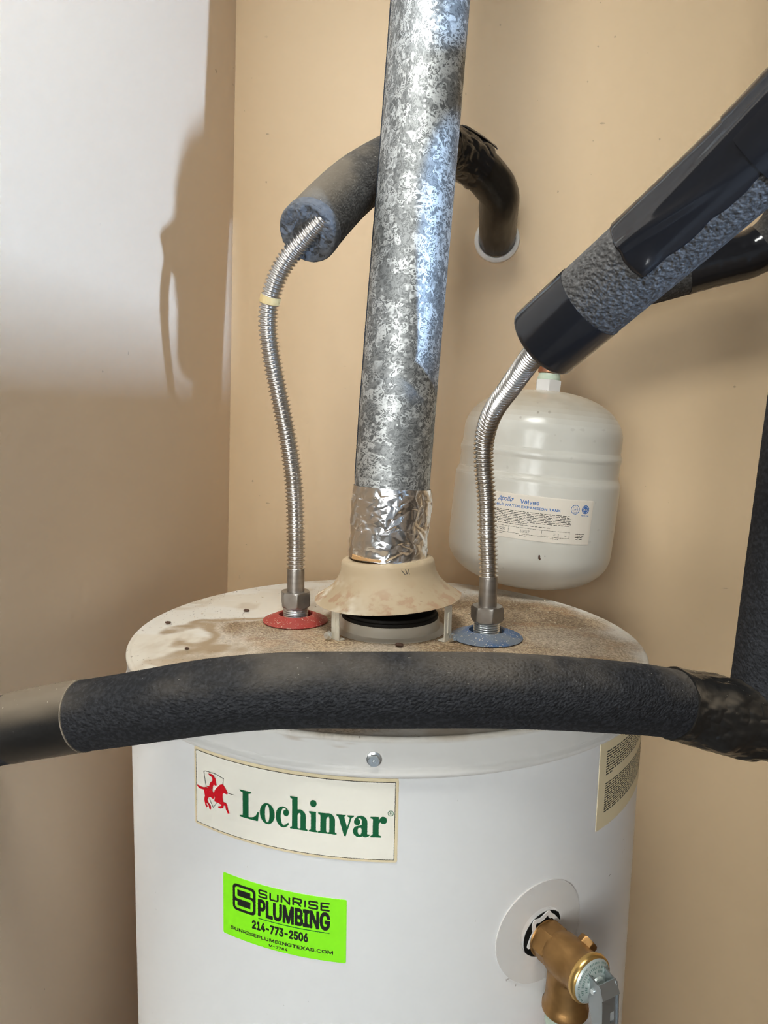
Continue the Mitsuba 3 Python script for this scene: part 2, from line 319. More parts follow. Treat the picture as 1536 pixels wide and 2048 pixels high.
# small bright window in the far garage wall, and the wide one behind the camera
def window(key, c, w, h, nrm, rad):
    m = frame(c, nrm, np.cross([0, 0, 1], nrm)); o = sbox(-w / 2 - .05, -h / 2 - .05, w / 2 + .05, h / 2 + .05).difference(sbox(-w / 2, -h / 2, w / 2, h / 2))
    put(key, prism(o, .03, m, .001), 'm_trim', kind='structure')
    g = trimesh.Trimesh([[-w / 2, -h / 2, .004], [w / 2, -h / 2, .004], [w / 2, h / 2, .004], [-w / 2, h / 2, .004]], [[0, 1, 2], [0, 2, 3]], process=False); g.apply_transform(m)
    put(key + '__pane', g, 'm_trim', emitter={'type': 'area', 'radiance': rgb(*rad)})
window('window_1', (3.297, -2.75, .125), .14, .20, (-1, 0, 0), KEY_RADIANCE)
put('wall_front', box(-2.4, 3.4, -2.9, -2.8, -H, ZT), 'm_trim', kind='structure')
window('window_2', (-.6, -2.795, .45), 1.3, 1.2, (0, 1, 0), FRONT_RADIANCE)
# ceiling lamp: a long flat fitting with a glowing diffuser underneath
tag('ceiling_lamp', 'long flat white ceiling lamp above the closet front', 'ceiling lamp')
put('ceiling_lamp__housing', box(-.26, .16, -.78, -.40, 1.10, 1.16), 'm_white')
put('ceiling_lamp__diffuser', trimesh.Trimesh([[-.24, -.76, 1.098], [-.24, -.42, 1.098], [.14, -.42, 1.098], [.14, -.76, 1.098]], [[0, 1, 2], [0, 2, 3]], process=False), 'm_white', emitter={'type': 'area', 'radiance': rgb(*LAMP_RADIANCE)})

# ------------------------------------------------------------------ water heater
RB = .2525
hk = 'water_heater'
tag(hk, 'round cream water heater with a dusty lid, a brand plate and a lime green sticker', 'water heater')
put(hk + '__jacket', lathe([(0, -1.40), (RB - .004, -1.40), (RB, -1.395), (RB, -.026), (RB - .004, -.02), (0, -.02)], 160), 'm_jacket', 40)
put(hk + '__base_ring', lathe([(0, -1.4499), (.235, -1.4499), (.235, -1.40), (0, -1.40)], 96), 'm_dark', 40)
lidp = [(RB - .001, -.0305), (.2556, -.0305), (.2572, -.0295), (.2578, -.0277), (.2572, -.0258), (.2556, -.0245), (.2552, -.022), (.2552, -.0052), (.2560, -.0042), (.2560, -.0022), (.2550, -.0008), (.2535, -.0003), (.2518, -.0008), (.2505, -.0012), (.23, 0), (.12, .0005), (0, .0005)]
put(hk + '__lid', lathe(lidp, 200), 'm_lid', 50, 'dusty stained lid with a rolled rim')
def on_rim(theta, z, R=.2552): return np.array([R * math.cos(theta), R * math.sin(theta), z])
def hexscrew(key, p, nrm, af=.0075, label=None):
    m = frame(p, nrm, (0, 0, 1) if abs(nrm[2]) < .9 else (1, 0, 0))
    put(key, cat_mesh(lathe([(0, 0), (af * .72, 0), (af * .72, .0006), (af * .5, .0013), (0, .0013)], 28, m), bevel_hex(af, .0042, m, .0006), lathe([(0, .0042), (af * .18, .0043), (af * .15, .0048), (0, .005)], 16, m)), 'm_zinc', 30, label)
for a in (-84.4, 35.0, 155.0):
    t = math.radians(a); hexscrew(hk + '__screw', on_rim(t, -.0165), np.array([math.cos(t), math.sin(t), 0.]))

# brand plate: letters and emblem drawn in millimetres, x = run round the jacket from the front, y = height
MM = 1e-3
def serif(x0, x1, y, t=1.25, up=1):
    return Polygon([(x0, y), (x1, y), (x1, y + up * t * .75), ((x0 + x1) / 2 + (x1 - x0) * .22, y + up * t * 1.5), ((x0 + x1) / 2 - (x1 - x0) * .22, y + up * t * 1.5), (x0, y + up * t * .75)])
def stem(x0, x1, y0, y1): return sbox(x0, y0, x1, y1)
def arch(cx, cy, rx, ry, ix, iy, irx, iry): return ell(cx, cy, rx, ry).difference(ell(ix, iy, irx, iry)).intersection(sbox(cx - rx, cy, cx + rx, cy + ry))
def flag(x1, y): return Polygon([(0, y - 1.2), (0, y), (x1, y), (x1, y - 3.4)])
G = {}
G['L'] = unary_union([stem(2.6, 7.6, 0, 21.3), serif(0, 10, 21.3, 1.3, -1), Polygon([(0, 0), (15.7, 0), (16.6, 7.2), (15.4, 7.2), (14.2, 4.4), (12.4, 2.6), (9.8, 1.7), (7.6, 1.6), (2.6, 1.8), (0, 1.2)])])
G['o'] = ell(6.1, 7.7, 6.1, 8.05).difference(ell(6.1, 7.7, 1.95, 6.7))
G['c'] = unary_union([ell(6.1, 7.7, 6.1, 8.05).difference(ell(7.2, 7.9, 3.0, 6.9)).difference(Polygon([(6.3, 11.5), (6.3, 4.4), (13, 2.6), (13, 11.5)])), ell(8.55, 11.2, 2.3, 2.45), Polygon([(6.5, 1.6), (8.4, .6), (11, 3.5), (10.4, 4.0), (8.4, 2.3)])])
def hn(asc):
    return unary_union([stem(1.6, 5.8, 0, asc), flag(5.8, asc), serif(0, 7.0, 0), stem(8.1, 12.1, 0, 10.8), serif(7.1, 13.4, 0), arch(7.4, 10.4, 4.7, 5.3, 6.7, 9.9, 1.55, 3.7), Polygon([(5.6, 10), (5.6, 13.2), (8.2, 15.6), (8.2, 13.6), (6.3, 12.3)])])
G['h'] = hn(24.8); G['n'] = hn(15.5)
G['i'] = unary_union([stem(1.5, 5.4, 0, 15.5), flag(5.4, 15.5), serif(0, 6.7, 0), ell(3.3, 21.6, 2.5, 2.75)])
G['v'] = unary_union([Polygon([(1.1, 15.2), (5.5, 15.2), (8.0, 6.4), (10.3, 15.2), (11.7, 15.2), (7.1, -.4), (5.8, -.4)]), serif(0, 6.8, 15.5, 1.1, -1), serif(8.2, 12.9, 15.5, 1.1, -1)])
G['a'] = unary_union([stem(6.3, 10.3, 1.6, 11.2), ell(5.6, 10.9, 4.7, 4.9).difference(ell(4.7, 10.2, 1.9, 3.7)).intersection(sbox(0, 10.9, 12, 17)), ell(3.0, 10.9, 2.3, 2.4), ell(4.4, 3.9, 4.4, 4.3).difference(ell(4.9, 4.3, 1.45, 2.9)), Polygon([(3.4, 7.6), (6.6, 9.2), (6.6, 7.0), (4.6, 6.4)]), Polygon([(6.3, 2), (7.6, -.2), (9.8, -.3), (12.2, 1.2), (11.8, 2.1), (10.3, 1.8), (10.3, 4)])])
G['r'] = unary_union([stem(1.6, 5.9, 0, 15.5), flag(5.9, 15.5), serif(0, 7.7, 0, 1.3), Polygon([(5.7, 9.8), (5.7, 13.0), (7.8, 15.7), (9.4, 15.7), (9.2, 13), (7.2, 12.2)]), ell(9.2, 12.9, 2.45, 2.7)])
spans = dict(zip(range(9), [('L', -77.8, -61.2), ('o', -60.4, -48.2), ('c', -47.4, -36.5), ('h', -36.1, -22.7), ('i', -21.7, -15.2), ('n', -14.8, -1.2), ('v', -1.6, 11.1), ('a', 10.4, 22.6), ('r', 22.9, 34.5)]))
word = []
for ch, a, b in spans.values():
    g = G[ch]; x0, _, x1, _ = g.bounds; word.append(mv(affinity.scale(mv(g, -x0, 0), (b - a) / (x1 - x0), 1, origin=(0, 0)), a, -75.9))
def mm(g): return affinity.scale(g, MM, MM, origin=(0, 0))
pl = hk + '__brand_plate'
put(pl, on_cylinder(mm(rrect(-123.6, -95.0, 42.3, -31.9, 1.5)), RB, .0006, thick=.0006), 'm_paper_edge', 30, 'cream brand plate with green lettering')
inner = sbox(-121.4, -92.9, 40.0, -34.6)
put(pl + '__field', on_cylinder(mm(inner), RB, .00075), 'm_paper', True)
put(pl + '__border', on_cylinder(mm(inner.exterior.buffer(.22, cap_style=2)), RB, .0009), 'm_ink', True, 'thin black border line')
put(pl + '__lettering', on_cylinder(mm(unary_union(word)), RB, .0010, size=.003), 'm_green', True, 'green serif lettering')
ring = Point(37.0, -57.6).buffer(2.1).difference(Point(37.0, -57.6).buffer(1.7)).union(mv(words('R', 1.7, True), 36.4, -58.5))
put(pl + '__trademark', on_cylinder(mm(ring), RB, .0010), 'm_green', True)
HORSE = {'shield1': [(-111.0, -59.9), (-112.9, -49.8), (-111.0, -48.9), (-101.3, -48.5), (-92.8, -50.2), (-93.7, -55.3)], 'shield2': [(-107.1, -70.3), (-103.4, -76.1), (-99.7, -71.3)], 'lance': [(-88.7, -60.5), (-82.8, -60.6)],
 'body': [(-120.5, -62.8), (-117.5, -63.0), (-113.1, -62.9), (-110.8, -61.9), (-106.6, -61.8), (-104.4, -62.3), (-102.9, -64.7), (-101.9, -67.3), (-103.3, -69.2), (-105.9, -68.2), (-108.2, -69.2), (-109.4, -71.9), (-108.3, -73.8), (-106.0, -75.5), (-105.7, -78.0), (-107.2, -78.2), (-107.9, -75.8), (-110.2, -73.9), (-110.6, -75.1), (-109.1, -77.0), (-110.2, -77.9), (-111.5, -76.0), (-112.5, -72.2), (-111.7, -69.1), (-112.4, -66.4), (-113.1, -64.3), (-117.5, -64.8), (-119.9, -63.8)],
 'front': [(-102.2, -63.4), (-100.7, -60.6), (-97.8, -57.5), (-96.3, -56.0), (-93.5, -54.8), (-91.5, -56.9), (-89.4, -59.8), (-89.1, -61.4), (-90.8, -61.6), (-92.9, -61.3), (-93.9, -62.7), (-94.0, -65.6), (-93.3, -68.9), (-90.9, -68.7), (-89.5, -70.1), (-88.9, -73.3), (-87.6, -76.1), (-88.9, -76.5), (-90.6, -73.8), (-91.2, -71.1), (-93.0, -71.3), (-93.3, -73.4), (-95.8, -74.7), (-98.0, -74.8), (-97.8, -73.6), (-95.1, -72.5), (-94.7, -71.5), (-97.9, -70.7), (-99.7, -70.7), (-101.5, -70.7), (-101.9, -69.6), (-101.1, -67.1), (-102.6, -64.9)],
 'rider': [(-107.8, -50.3), (-105.7, -49.9), (-103.1, -50.2), (-102.0, -51.6), (-101.0, -52.1), (-100.5, -54.9), (-99.8, -57.2), (-101.4, -57.7), (-102.5, -56.8), (-103.6, -59.2), (-104.0, -61.9), (-105.8, -61.3), (-108.1, -61.4), (-110.0, -60.8), (-106.6, -60.0), (-106.9, -58.7), (-105.8, -56.4), (-103.9, -55.2), (-103.9, -52.4), (-105.0, -51.8), (-106.5, -51.4)]}
red = unary_union([Polygon(HORSE[k]).buffer(.25).buffer(-.1) for k in ('body', 'front', 'rider')])
lines = unary_union([LineString(HORSE[k]).buffer(.2) for k in ('shield1', 'shield2', 'lance')]).difference(red)
put(pl + '__emblem', on_cylinder(mm(red), RB, .0011), 'm_crimson', True, 'red rider on horseback emblem')
put(pl + '__emblem_outline', on_cylinder(mm(lines), RB, .0010), 'm_ink', True)

# lime service sticker
st = hk + '__service_sticker'
put(st, on_cylinder(mm(rrect(-94.4, -175.7, 6.7, -126.0, 1.2)), RB, .0005, thick=.0005), 'm_lime', 30, 'lime green service sticker with black print')
def stroke(paths, w): return unary_union([LineString(p).buffer(w / 2, cap_style=2, join_style=1) for p in paths])
def sq(ch, w, h):
    r = .9
    S = [(w, h - 1), (w, h - .4), (w - .5, h), (.5, h), (0, h - .5), (0, h / 2 + .5), (.5, h / 2), (w - .5, h / 2), (w, h / 2 - .5), (w, .5), (w - .5, 0), (.5, 0), (0, .4), (0, 1)]
    return {'S': [S], 'U': [[(0, h), (0, .6), (.6, 0), (w - .6, 0), (w, .6), (w, h)]], 'N': [[(0, 0), (0, h), (w, 0), (w, h)]], 'R': [[(0, 0), (0, h), (w - .6, h), (w, h - .6), (w, h / 2 + .5), (w - .6, h / 2 - .1), (0, h / 2 - .1)], [(w * .45, h / 2 - .1), (w, 0)]],
            'I': [[(0, 0), (0, h)]], 'E': [[(w, h), (0, h), (0, 0), (w, 0)], [(0, h / 2), (w * .9, h / 2)]]}[ch]
x, run = -61.2, []
for ch in 'SUNRISE':
    w = {'I': 0}.get(ch, 6.1); run.append(mv(stroke(sq(ch, w, 5.4), 1.35), x, -135.6)); x += w + (3.0 if ch == 'I' else 2.95)
run = unary_union(run); a0, _, a1, _ = run.bounds; run = affinity.scale(run, 56.2 / (a1 - a0), 1, origin=(a0, 0))
put(st + '__name_print', on_cylinder(mm(run), RB, .0007), 'm_black', True)
logo = rrect(-84.9, -152.6, -64.3, -130.9, 3.6); spath = [(17.2, 14.0), (17.2, 17.6), (16.4, 18.4), (4.0, 18.4), (3.2, 17.6), (3.2, 11.8), (4.0, 11.0), (16.4, 11.0), (17.2, 10.2), (17.2, 4.1), (16.4, 3.3), (4.0, 3.3), (3.2, 4.1), (3.2, 7.6)]
logo = logo.difference(mv(LineString(spath).buffer(1.15, cap_style=2, join_style=1), -84.9, -152.6))
put(st + '__logo', on_cylinder(mm(logo), RB, .0007), 'm_black', True, 'black rounded square S logo')
put(st + '__trade_print', on_cylinder(mm(mv(words('PLUMBING', 12.6, True, 56.3).buffer(.42), -61.9, -150.6)), RB, .0007), 'm_black', True)
put(st + '__underline', on_cylinder(mm(sbox(-61.9, -153.6, -5.6, -152.9)), RB, .0007), 'm_green_line', True)
put(st + '__phone_print', on_cylinder(mm(mv(words('214-773-2506', 6.2, True, 45.2).buffer(.26), -67.2, -162.7)), RB, .0007), 'm_black', True)
put(st + '__web_print', on_cylinder(mm(mv(words('SUNRISEPLUMBINGTEXAS.COM', 2.5, False, 84.0).buffer(.13), -86.9, -169.6)), RB, .0007), 'm_black', True)
put(st + '__number_print', on_cylinder(mm(mv(words('M-2784', 1.9, False, 15.0).buffer(.1), -53.0, -173.6)), RB, .0007), 'm_black', True)

# instruction label on the right of the jacket: the print is too small to read, so lines of word-long bars
il = hk + '__instruction_label'
put(il, on_cylinder(mm(sbox(219.0, -106.6, 352.0, -31.0)), RB, .0005, thick=.0005), 'm_paper_edge', 30, 'yellowed paper instruction label')
def wordlines(x0, x1, y, h, seed, last=1.):
    r = random.Random(seed); out = []; x = x0; end = x0 + (x1 - x0) * last
    while x < end - 2:
        w = min(r.uniform(2.2, 8.5), end - x); out.append(sbox(x, y, x + w, y + h)); x += w + 1.3
    return out
bars = []
for k in range(10): bars += wordlines(229, 346, -42.5 - k * 2.15, 1.2, k, .09 if k == 9 else (.95 if k else 1))
for k in range(13): bars += wordlines(229, 346, -69.6 - k * 2.0, 1.15, 50 + k, 1)
bars += wordlines(262, 330, -38.6, 2.6, 99)
put(il + '__print', on_cylinder(mm(unary_union(bars)), RB, .0007), 'm_ink', True)

# flange of the relief valve opening
VA = math.radians(-52.8); VN = np.array([math.cos(VA), math.sin(VA), 0.]); VT = np.array([-VN[1], VN[0], 0.])
def disc_on_jacket(r0, r1, off, thick, cx, cz, n=72):
    o = Point(cx, cz).buffer(r1, 24).difference(Point(cx, cz).buffer(r0, 24)); return on_cylinder(o, RB, off, theta0=0, size=.006, thick=thick)
put(hk + '__valve_flange', disc_on_jacket(.0198, .0412, .0011, .0011, RB * math.radians(-53.6), -.1690), 'm_flange', 30, 'round off white plastic flange')
hole = Point(RB * VA, -.1738).buffer(.0200, 24)
put(hk + '__valve_hole', on_cylinder(hole, RB, .0004, theta0=0, size=.006), 'm_hole', True, 'dark opening behind the valve')
pp = [(RB * VA + .014 * math.cos(t) + .0022 * math.sin(5 * t), -.1738 + .0175 * math.sin(t) + .0012 * math.sin(9 * t)) for t in np.linspace(.4, 3.3, 40)]
put(hk + '__sealing_putty', on_cylinder(LineString(pp).buffer(.0016), RB, .0014, theta0=0, size=.004, thick=.001), 'm_putty', 40)

# ------------------------------------------------------------------ relief valve
vk = 'relief_valve'
tag(vk, 'brass relief valve with a grey cap and bent test lever on the jacket front', 'valve')
VZ = -.1755
mv0 = frame(VN * RB + [0, 0, VZ], VN, (0, 0, 1))
mo = frame(VN * (RB + .026) + [0, 0, VZ - .042], (0, 0, 1), VN)
import manifold3d as m3
def solid(g):
    g = trimesh.Trimesh(g.vertices, g.faces, process=True); return m3.Manifold(m3.Mesh(np.asarray(g.vertices, np.float32), np.asarray(g.faces, np.uint32)))
def tri(man):
    o = man.to_mesh(); return trimesh.Trimesh(o.vert_properties[:, :3], o.tri_verts, process=False)
barrel = solid(lathe([(0, .014), (.0145, .014), (.0160, .018), (.0166, .028), (.0158, .040), (.0172, .044), (.0178, .047), (.0172, .050), (0, .050)], 64, mv0))
neck = solid(bevel_hex(.0275, .0165, mv0 @ frame((0, 0, .001), (0, 0, 1)), .0022))
outlet = solid(lathe([(0, 0), (.0158, 0), (.0172, .0016), (.0172, .0050), (.0158, .0072), (.0150, .014), (.0145, .028), (.0138, .046), (.010, .050), (0, .0505)], 64, mo))
boss = solid(bevel_hex(.0125, .0085, frame(VN * (RB + .030) + [0, 0, VZ + .0] + VT * .0105 + np.array([0, 0, .0065]), VT * .8 + np.array([0, 0, .6]), VN), .0012))
boss2 = solid(bevel_hex(.012, .020, frame(VN * (RB + .012) + [0, 0, VZ + .006] - VT * .003, VN, (0, 0, 1)), .0016))
put(vk + '__body', tri((barrel + neck + outlet + boss).refine_to_length(.006)), 'm_brass', 35, 'brass valve body')
put(vk + '__thread', lathe([(0, .0005), (.0142, .0005), (.0150, .0012), (.0142, .002), (0, .002)], 48, mv0), 'm_brass', 40)
put(vk + '__rim', lathe([(.0150, .0452), (.0176, .0452), (.0184, .0472), (.0180, .0500), (.0164, .0510), (.0150, .0505)], 64, mv0), 'm_brass_bright', 50, 'polished brass rim')
cm = mv0 @ frame((0, 0, .0500), (0, 0, 1))
put(vk + '__cap', lathe([(0, 0), (.0164, 0), (.0166, .0008), (.0155, .0022), (.0085, .0052), (.0066, .0058), (.0062, .0072), (.0050, .0078), (0, .0078)], 64, cm), 'm_cap', 25, 'grey aluminium cap with stamped ring lettering')
marks = []
for rr, n, w, hh, a0, a1 in ((.0148, 54, .0010, .0012, -2.6, 2.6), (.0122, 38, .0012, .0016, -2.3, 2.3), (.0097, 24, .0012, .0015, -2.0, 2.0)):
    r_ = random.Random(n)
    for k in range(n):
        if r_.random() < .16: continue
        t = a0 + (a1 - a0) * k / n; ww = w * r_.uniform(.5, 1)
        zc = .0022 + (.0155 - rr) / (.0155 - .0085) * .0030 + .00025
        q = [(rr - hh / 2, -ww / 2), (rr + hh / 2, -ww / 2), (rr + hh / 2, ww / 2), (rr - hh / 2, ww / 2)]
        v = []
        for a, b in q:
            za = .0022 + (.0155 - a) / .0070 * .0030 + .0002; ang = t + b / rr; v.append((a * math.cos(ang), a * math.sin(ang), za))
        g = trimesh.Trimesh(v, [[0, 1, 2], [0, 2, 3]], process=False); g.apply_transform(cm); marks.append(g)
put(vk + '__cap__stamped_print', cat_mesh(*marks), 'm_capink')
# test lever: a bent channel hinged at the cap centre and hanging down
lv = frame(VN * (RB + .0585) + [0, 0, VZ + .002] + VT * .001, VN + np.array([0, 0, .12]), (0, 0, -1))
def side_plate(y):
    return prism(Polygon([(-.009, -.006), (-.004, .0075), (.006, .0085), (.046, .0060), (.046, .0015), (.008, -.0050), (.002, -.008)]), .0011, lv @ np.array([[1, 0, 0, 0], [0, 0, -1, y], [0, 1, 0, 0], [0, 0, 0, 1.]]))
lev = cat_mesh(side_plate(-.0070), side_plate(.0081), prism(sbox(.004, -.0081, .046, .0081).difference(sbox(.0165, .001, .024, .0046)), .0012, lv @ frame((0, 0, .0062), (0.05, 0, 1), (1, 0, -.05))), prism(sbox(-.0055, -.0081, .0045, .0081), .0012, lv @ frame((0, 0, .0068), (-.35, 0, 1), (1, 0, .35))))
put(vk + '__test_lever', lev, 'm_lever', 20, 'bent steel test lever')
put(vk + '__lever_pin', tri(m3.Manifold.cylinder(.019, .0018, .0018, 24, True).transform((lv @ frame((.0015, 0, 0), (0, 1, 0)))[:3])), 'm_zinc', 30)
put(vk + '__stem', lathe([(0, 0), (.0024, 0), (.0024, .006), (.0034, .0065), (.0034, .0085), (0, .009)], 24, cm @ frame((0, 0, .0070), (0, 0, 1))), 'm_zinc', 30)
put(vk + '__outlet_sealant', lathe([(.011, -.011), (.0139, -.0108), (.0147, -.009), (.0143, -.006), (.0150, -.003), (.0146, 0.0004), (.011, .0006)], 48, mo), 'm_sealant', 40, 'green thread sealant')
put(vk + '__outlet_pipe', lathe([(0, -1.0), (.0132, -1.0), (.0132, -.0105), (0, -.0105)], 48, mo), 'm_copper', 40, 'copper discharge pipe')

# ------------------------------------------------------------------ nipple rings
def trim_ring(key, c, r1, mat, label):
    p = [(.0178, .0010), (r1, .0010), (r1 + .0006, .0018), (r1 - .001, .0030), (.0208, .0085), (.0188, .0090), (.0178, .0080), (.0178, .0010)]
    put(key, lathe(p, 96, frame(c, (0, 0, 1))), mat, 35, label, 'trim ring')
NL, NR = np.array([-.1025, .0195, 0]), np.array([.1015, .0, 0])
for c_ in (NL, NR): put(hk + '__nipple_hole', lathe([(.0176, .0004), (.0176, .0009), (0, .0009)], 48, frame(c_, (0, 0, 1))), 'm_hole', 40)
trim_ring('trim_ring', NL, .0345, 'm_red', 'red plastic ring round the hot water nipple on the lid, left')
trim_ring('trim_ring_001', NR, .0362, 'm_blue', 'blue plastic ring round the cold water nipple on the lid, right')

# ------------------------------------------------------------------ flexible connectors
def connector(key, label, base, nut0, nut1, slv1, pts, end_extra, band=None):
    tag(key, label, 'hose')
    up = frame(base, (0, 0, 1))
    put(key + '__thread', lathe([(0, 0.0009)] + [(.0128 + .0007 * (k % 2), .001 + k * .0011) for k in range(int((nut0 - .001) / .0011) + 2)] + [(0, nut0 + .001)], 48, up), 'm_zinc', False, 'threaded nipple')
    put(key + '__nut', bevel_hex(.0290, nut1 - nut0, up @ frame((0, 0, nut0), (0, 0, 1), (math.cos(.35), math.sin(.35), 0)), .0018), 'm_nut', 30, 'dull hexagon nut')
    put(key + '__sleeve', lathe([(0, nut1 - .001), (.0092, nut1 - .001), (.0092, slv1 - .002), (.0086, slv1), (.0080, slv1 + .001), (0, slv1 + .001)], 48, up), 'm_sleeve', 40, 'smooth dull sleeve')
    path = Path(pts, ref=(0, -1, .2)); pitch = .0043; n = int((path.L + end_extra) / pitch * 8)
    s = np.linspace(-.002, path.L + end_extra, n)
    r = .0085 + .0012 * np.cos(2 * PI * s / pitch) + .0003 * np.cos(4 * PI * s / pitch)
    put(key + '__corrugated_hose', tube(path, s, r, 32), 'm_steel', True, 'corrugated stainless steel hose')
    if band:
        sb = np.linspace(band, band + .0075, 6); put(key + '__paper_band', tape(path, band, band + .0075, .0099, .0003), 'm_masking', 40, 'yellowed paper band')
    return path
lp = [(-.1025, .0195, .0585), (-.1025, .0195, .0800), (-.1030, .0200, .0995), (-.1054, .0190, .1528), (-.1117, .0160, .1998), (-.1203, .0120, .2459), (-.1266, .0060, .2857), (-.1274, 0, .3196), (-.1210, -.006, .3430), (-.1062, -.014, .3676), (-.0859, -.022, .3867)]
connector('flexible_connector', 'corrugated steel hose from the red ring up into the left insulated pipe', NL, .0172, .0335, .0585, lp, .03, band=.276)
rp = [(.1015, 0, .0640), (.1005, 0, .0800), (.0990, 0, .1005), (.0965, -.001, .1408), (.0930, -.005, .1708), (.0920, -.012, .1979), (.0981, -.030, .2244), (.1101, -.060, .2444), (.1232, -.1000, .2640), (.1324, -.1360, .2766)]
connector('flexible_connector_001', 'corrugated steel hose from the blue ring up into the black taped pipe on the right', NR, .0180, .0335, .0640, rp, .03)

# ------------------------------------------------------------------ draft hood
dk = 'draft_hood'
tag(dk, 'cream flared draft hood on legs at the foot of the flue pipe', 'draft hood')
DC = np.array([.0, .017, 0]); tilt = math.radians(2.5)
dm = frame(DC, (-math.sin(tilt), 0, math.cos(tilt)))
sk = [(.0772, .0335), (.0778, .0338), (.0745, .0362), (.066, .0415), (.059, .0475), (.0535, .0545), (.0500, .0615), (.0490, .067), (.0486, .0715), (.0472, .0740), (.0440, .0755), (.0395, .0757)]
def hood_rim(v):
    v = np.array(v); loc = (v - dm[:3, 3]) @ dm[:3, :3]; a = np.arctan2(loc[:, 1], loc[:, 0]); r = np.hypot(loc[:, 0], loc[:, 1])
    w = np.clip((r - .062) / .015, 0, 1); cut = np.clip(np.cos(a + .12) - .93, 0, 1) / .07
    loc[:, 2] += w * (.0012 * np.cos(2 * a + 1) - .004 * cut * 0); sc = 1 - w * .03 * np.clip(cut, 0, 1); loc[:, 0] *= sc
    return loc @ dm[:3, :3].T + dm[:3, 3]
hm = lathe(sk + [(.0385, .0750), (.0430, .0745), (.0465, .0728), (.0478, .067), (.0488, .0612), (.0523, .054), (.0580, .0465), (.065, .0405), (.0735, .0352), (.0772, .0335)], 128, dm)
hm = trimesh.Trimesh(hood_rim(hm.vertices), hm.faces, process=False)
put(dk + '__flared_skirt', hm, 'm_hood', 40, 'flared cream sheet metal skirt, dusty and rust speckled')
for k, a in enumerate((-129, -31.5, 90)):
    t = math.radians(a); out = np.array([math.cos(t), math.sin(t), 0]); side = np.array([-out[1], out[0], 0])
    m = frame(DC + out * .0735, out, side)
    leg = cat_mesh(prism(sbox(-.0058, .0008, .0058, .0312 if k == 0 else .0365), .0010, m), prism(sbox(-.0012, .009, .0012, .030), .0007, m, .0010), prism(sbox(-.0058, -.0002, .0058, .0072), .001, frame(DC + out * .0735 + [0, 0, .0008], (0, 0, 1), side)))
    put(dk + '__leg', leg, 'm_cream', 25)
    hexscrew(dk + '__screw', DC + out * (.079) - side * (.0035 if k == 0 else .0005) + np.array([0, 0, .0055]), out + np.array([0, 0, .15]), .0062)
scr = unary_union([LineString([(0, 0), (.0035, -.0045)]).buffer(.0003), LineString([(.0035, -.0045), (.0055, -.0035)]).buffer(.0003), LineString([(.004, .0005), (.0062, -.0042)]).buffer(.0003), LineString([(.0072, .0002), (.0082, -.0048)]).buffer(.0003)])
put(dk + '__pencil_mark', on_cylinder(mv(scr, .0200, .0705), .0492, .0002, -PI / 2, dm, .002), 'm_ink', True)
ck = hk + '__flue_collar'
put(ck, lathe([(.0600, .0008), (.0560, .0014), (.0530, .0035), (.0520, .0125), (.0505, .0140), (.0490, .0135), (.0490, .0008)], 96, frame(DC + [0, 0, -.0002], (0, 0, 1))), 'm_collar', 40, 'cream collar under the draft hood')
put(ck + '__black_rim', lathe([(.0480, .0085), (.0508, .0128), (.0512, .0150), (.0507, .0168), (.0492, .0174), (.0488, .0158), (.0492, .0182), (.0484, .0200), (.0470, .0202), (.0455, .0140), (.044, .0020), (0, .0020)], 96, frame(DC, (0, 0, 1))), 'm_dark', 40, 'black flue rim and throat')

# ------------------------------------------------------------------ flue pipe
fk = 'flue_pipe'
tag(fk, 'galvanised metal flue pipe rising from the draft hood, with foil tape at its foot', 'flue pipe')
fpath = Path([(-.0035, .0175, .0752), (-.0008, .0200, .1456), (.0166, .0400, .4864), (.0235, .0500, .6296), (.0560, .0890, 1.25)], ref=(0, -1, 0)); FR = .0388
s = np.r_[0, 0, np.linspace(.0, fpath.L, 60)]
put(fk + '__pipe', tube(fpath, s, np.r_[FR - .002, FR, np.full(60, FR)], 96, lambda S, F: .00025 * nz(S, F, 14, 3)), 'm_galv', True, 'spangled galvanised pipe')
put(fk + '__seam', tape(fpath, .066, fpath.L - .001, FR, .0016, phi=(-1.72, -1.52), n=60, nseg=12), 'm_seam', 30, 'dark lapped seam')
# foil: a creased sheet, flat facets between random creases
n1, n2 = 170, 210
th = np.linspace(0, 2 * PI, n2, endpoint=False); sz = np.linspace(-.0005, .0735, n1)
def crease(n, amp, seed, ax=1., az=1.):
    r = np.random.default_rng(seed); p = np.c_[r.uniform(-.15, .4, n), r.uniform(-.03, .11, n)]
    return LinearNDInterpolator(p, r.uniform(-amp, amp, n))
c1, c2, c3 = crease(620, .0017, 3), crease(3600, .0005, 9), crease(200, .0014, 12)
S, F = np.meshgrid(sz, th, indexing='ij')
def wrapc(c, S, F):
    x = F * .04; w = np.clip((F - 5.6) / (2 * PI - 5.6), 0, 1); return np.nan_to_num(c(x, S)) * (1 - w) + np.nan_to_num(c(x - 2 * PI * .04, S)) * w
bottom = .0012 + .0025 * np.sin(2 * F + 1)
env = np.clip((S + .002) / .01, .25, 1) * np.clip((.0735 - S) / .006, .1, 1)
R = FR + .0014 + (np.abs(wrapc(c1, S, F)) + wrapc(c2, S, F) + wrapc(c3, S, F)) * env + .0011 * np.exp(-((F - 4.55) / .5) ** 2) * np.clip((.05 - S) / .01, 0, 1)
low = (S < .004)
P, D, N, B = fpath.at(sz)
vv = P[:, None] + R[..., None] * (np.cos(F)[..., None] * N[:, None] + np.sin(F)[..., None] * B[:, None])
idx = np.arange(n1 * n2).reshape(n1, n2); a, b, c, d = idx[:-1, :], np.roll(idx, -1, 1)[:-1, :], np.roll(idx, -1, 1)[1:, :], idx[1:, :]
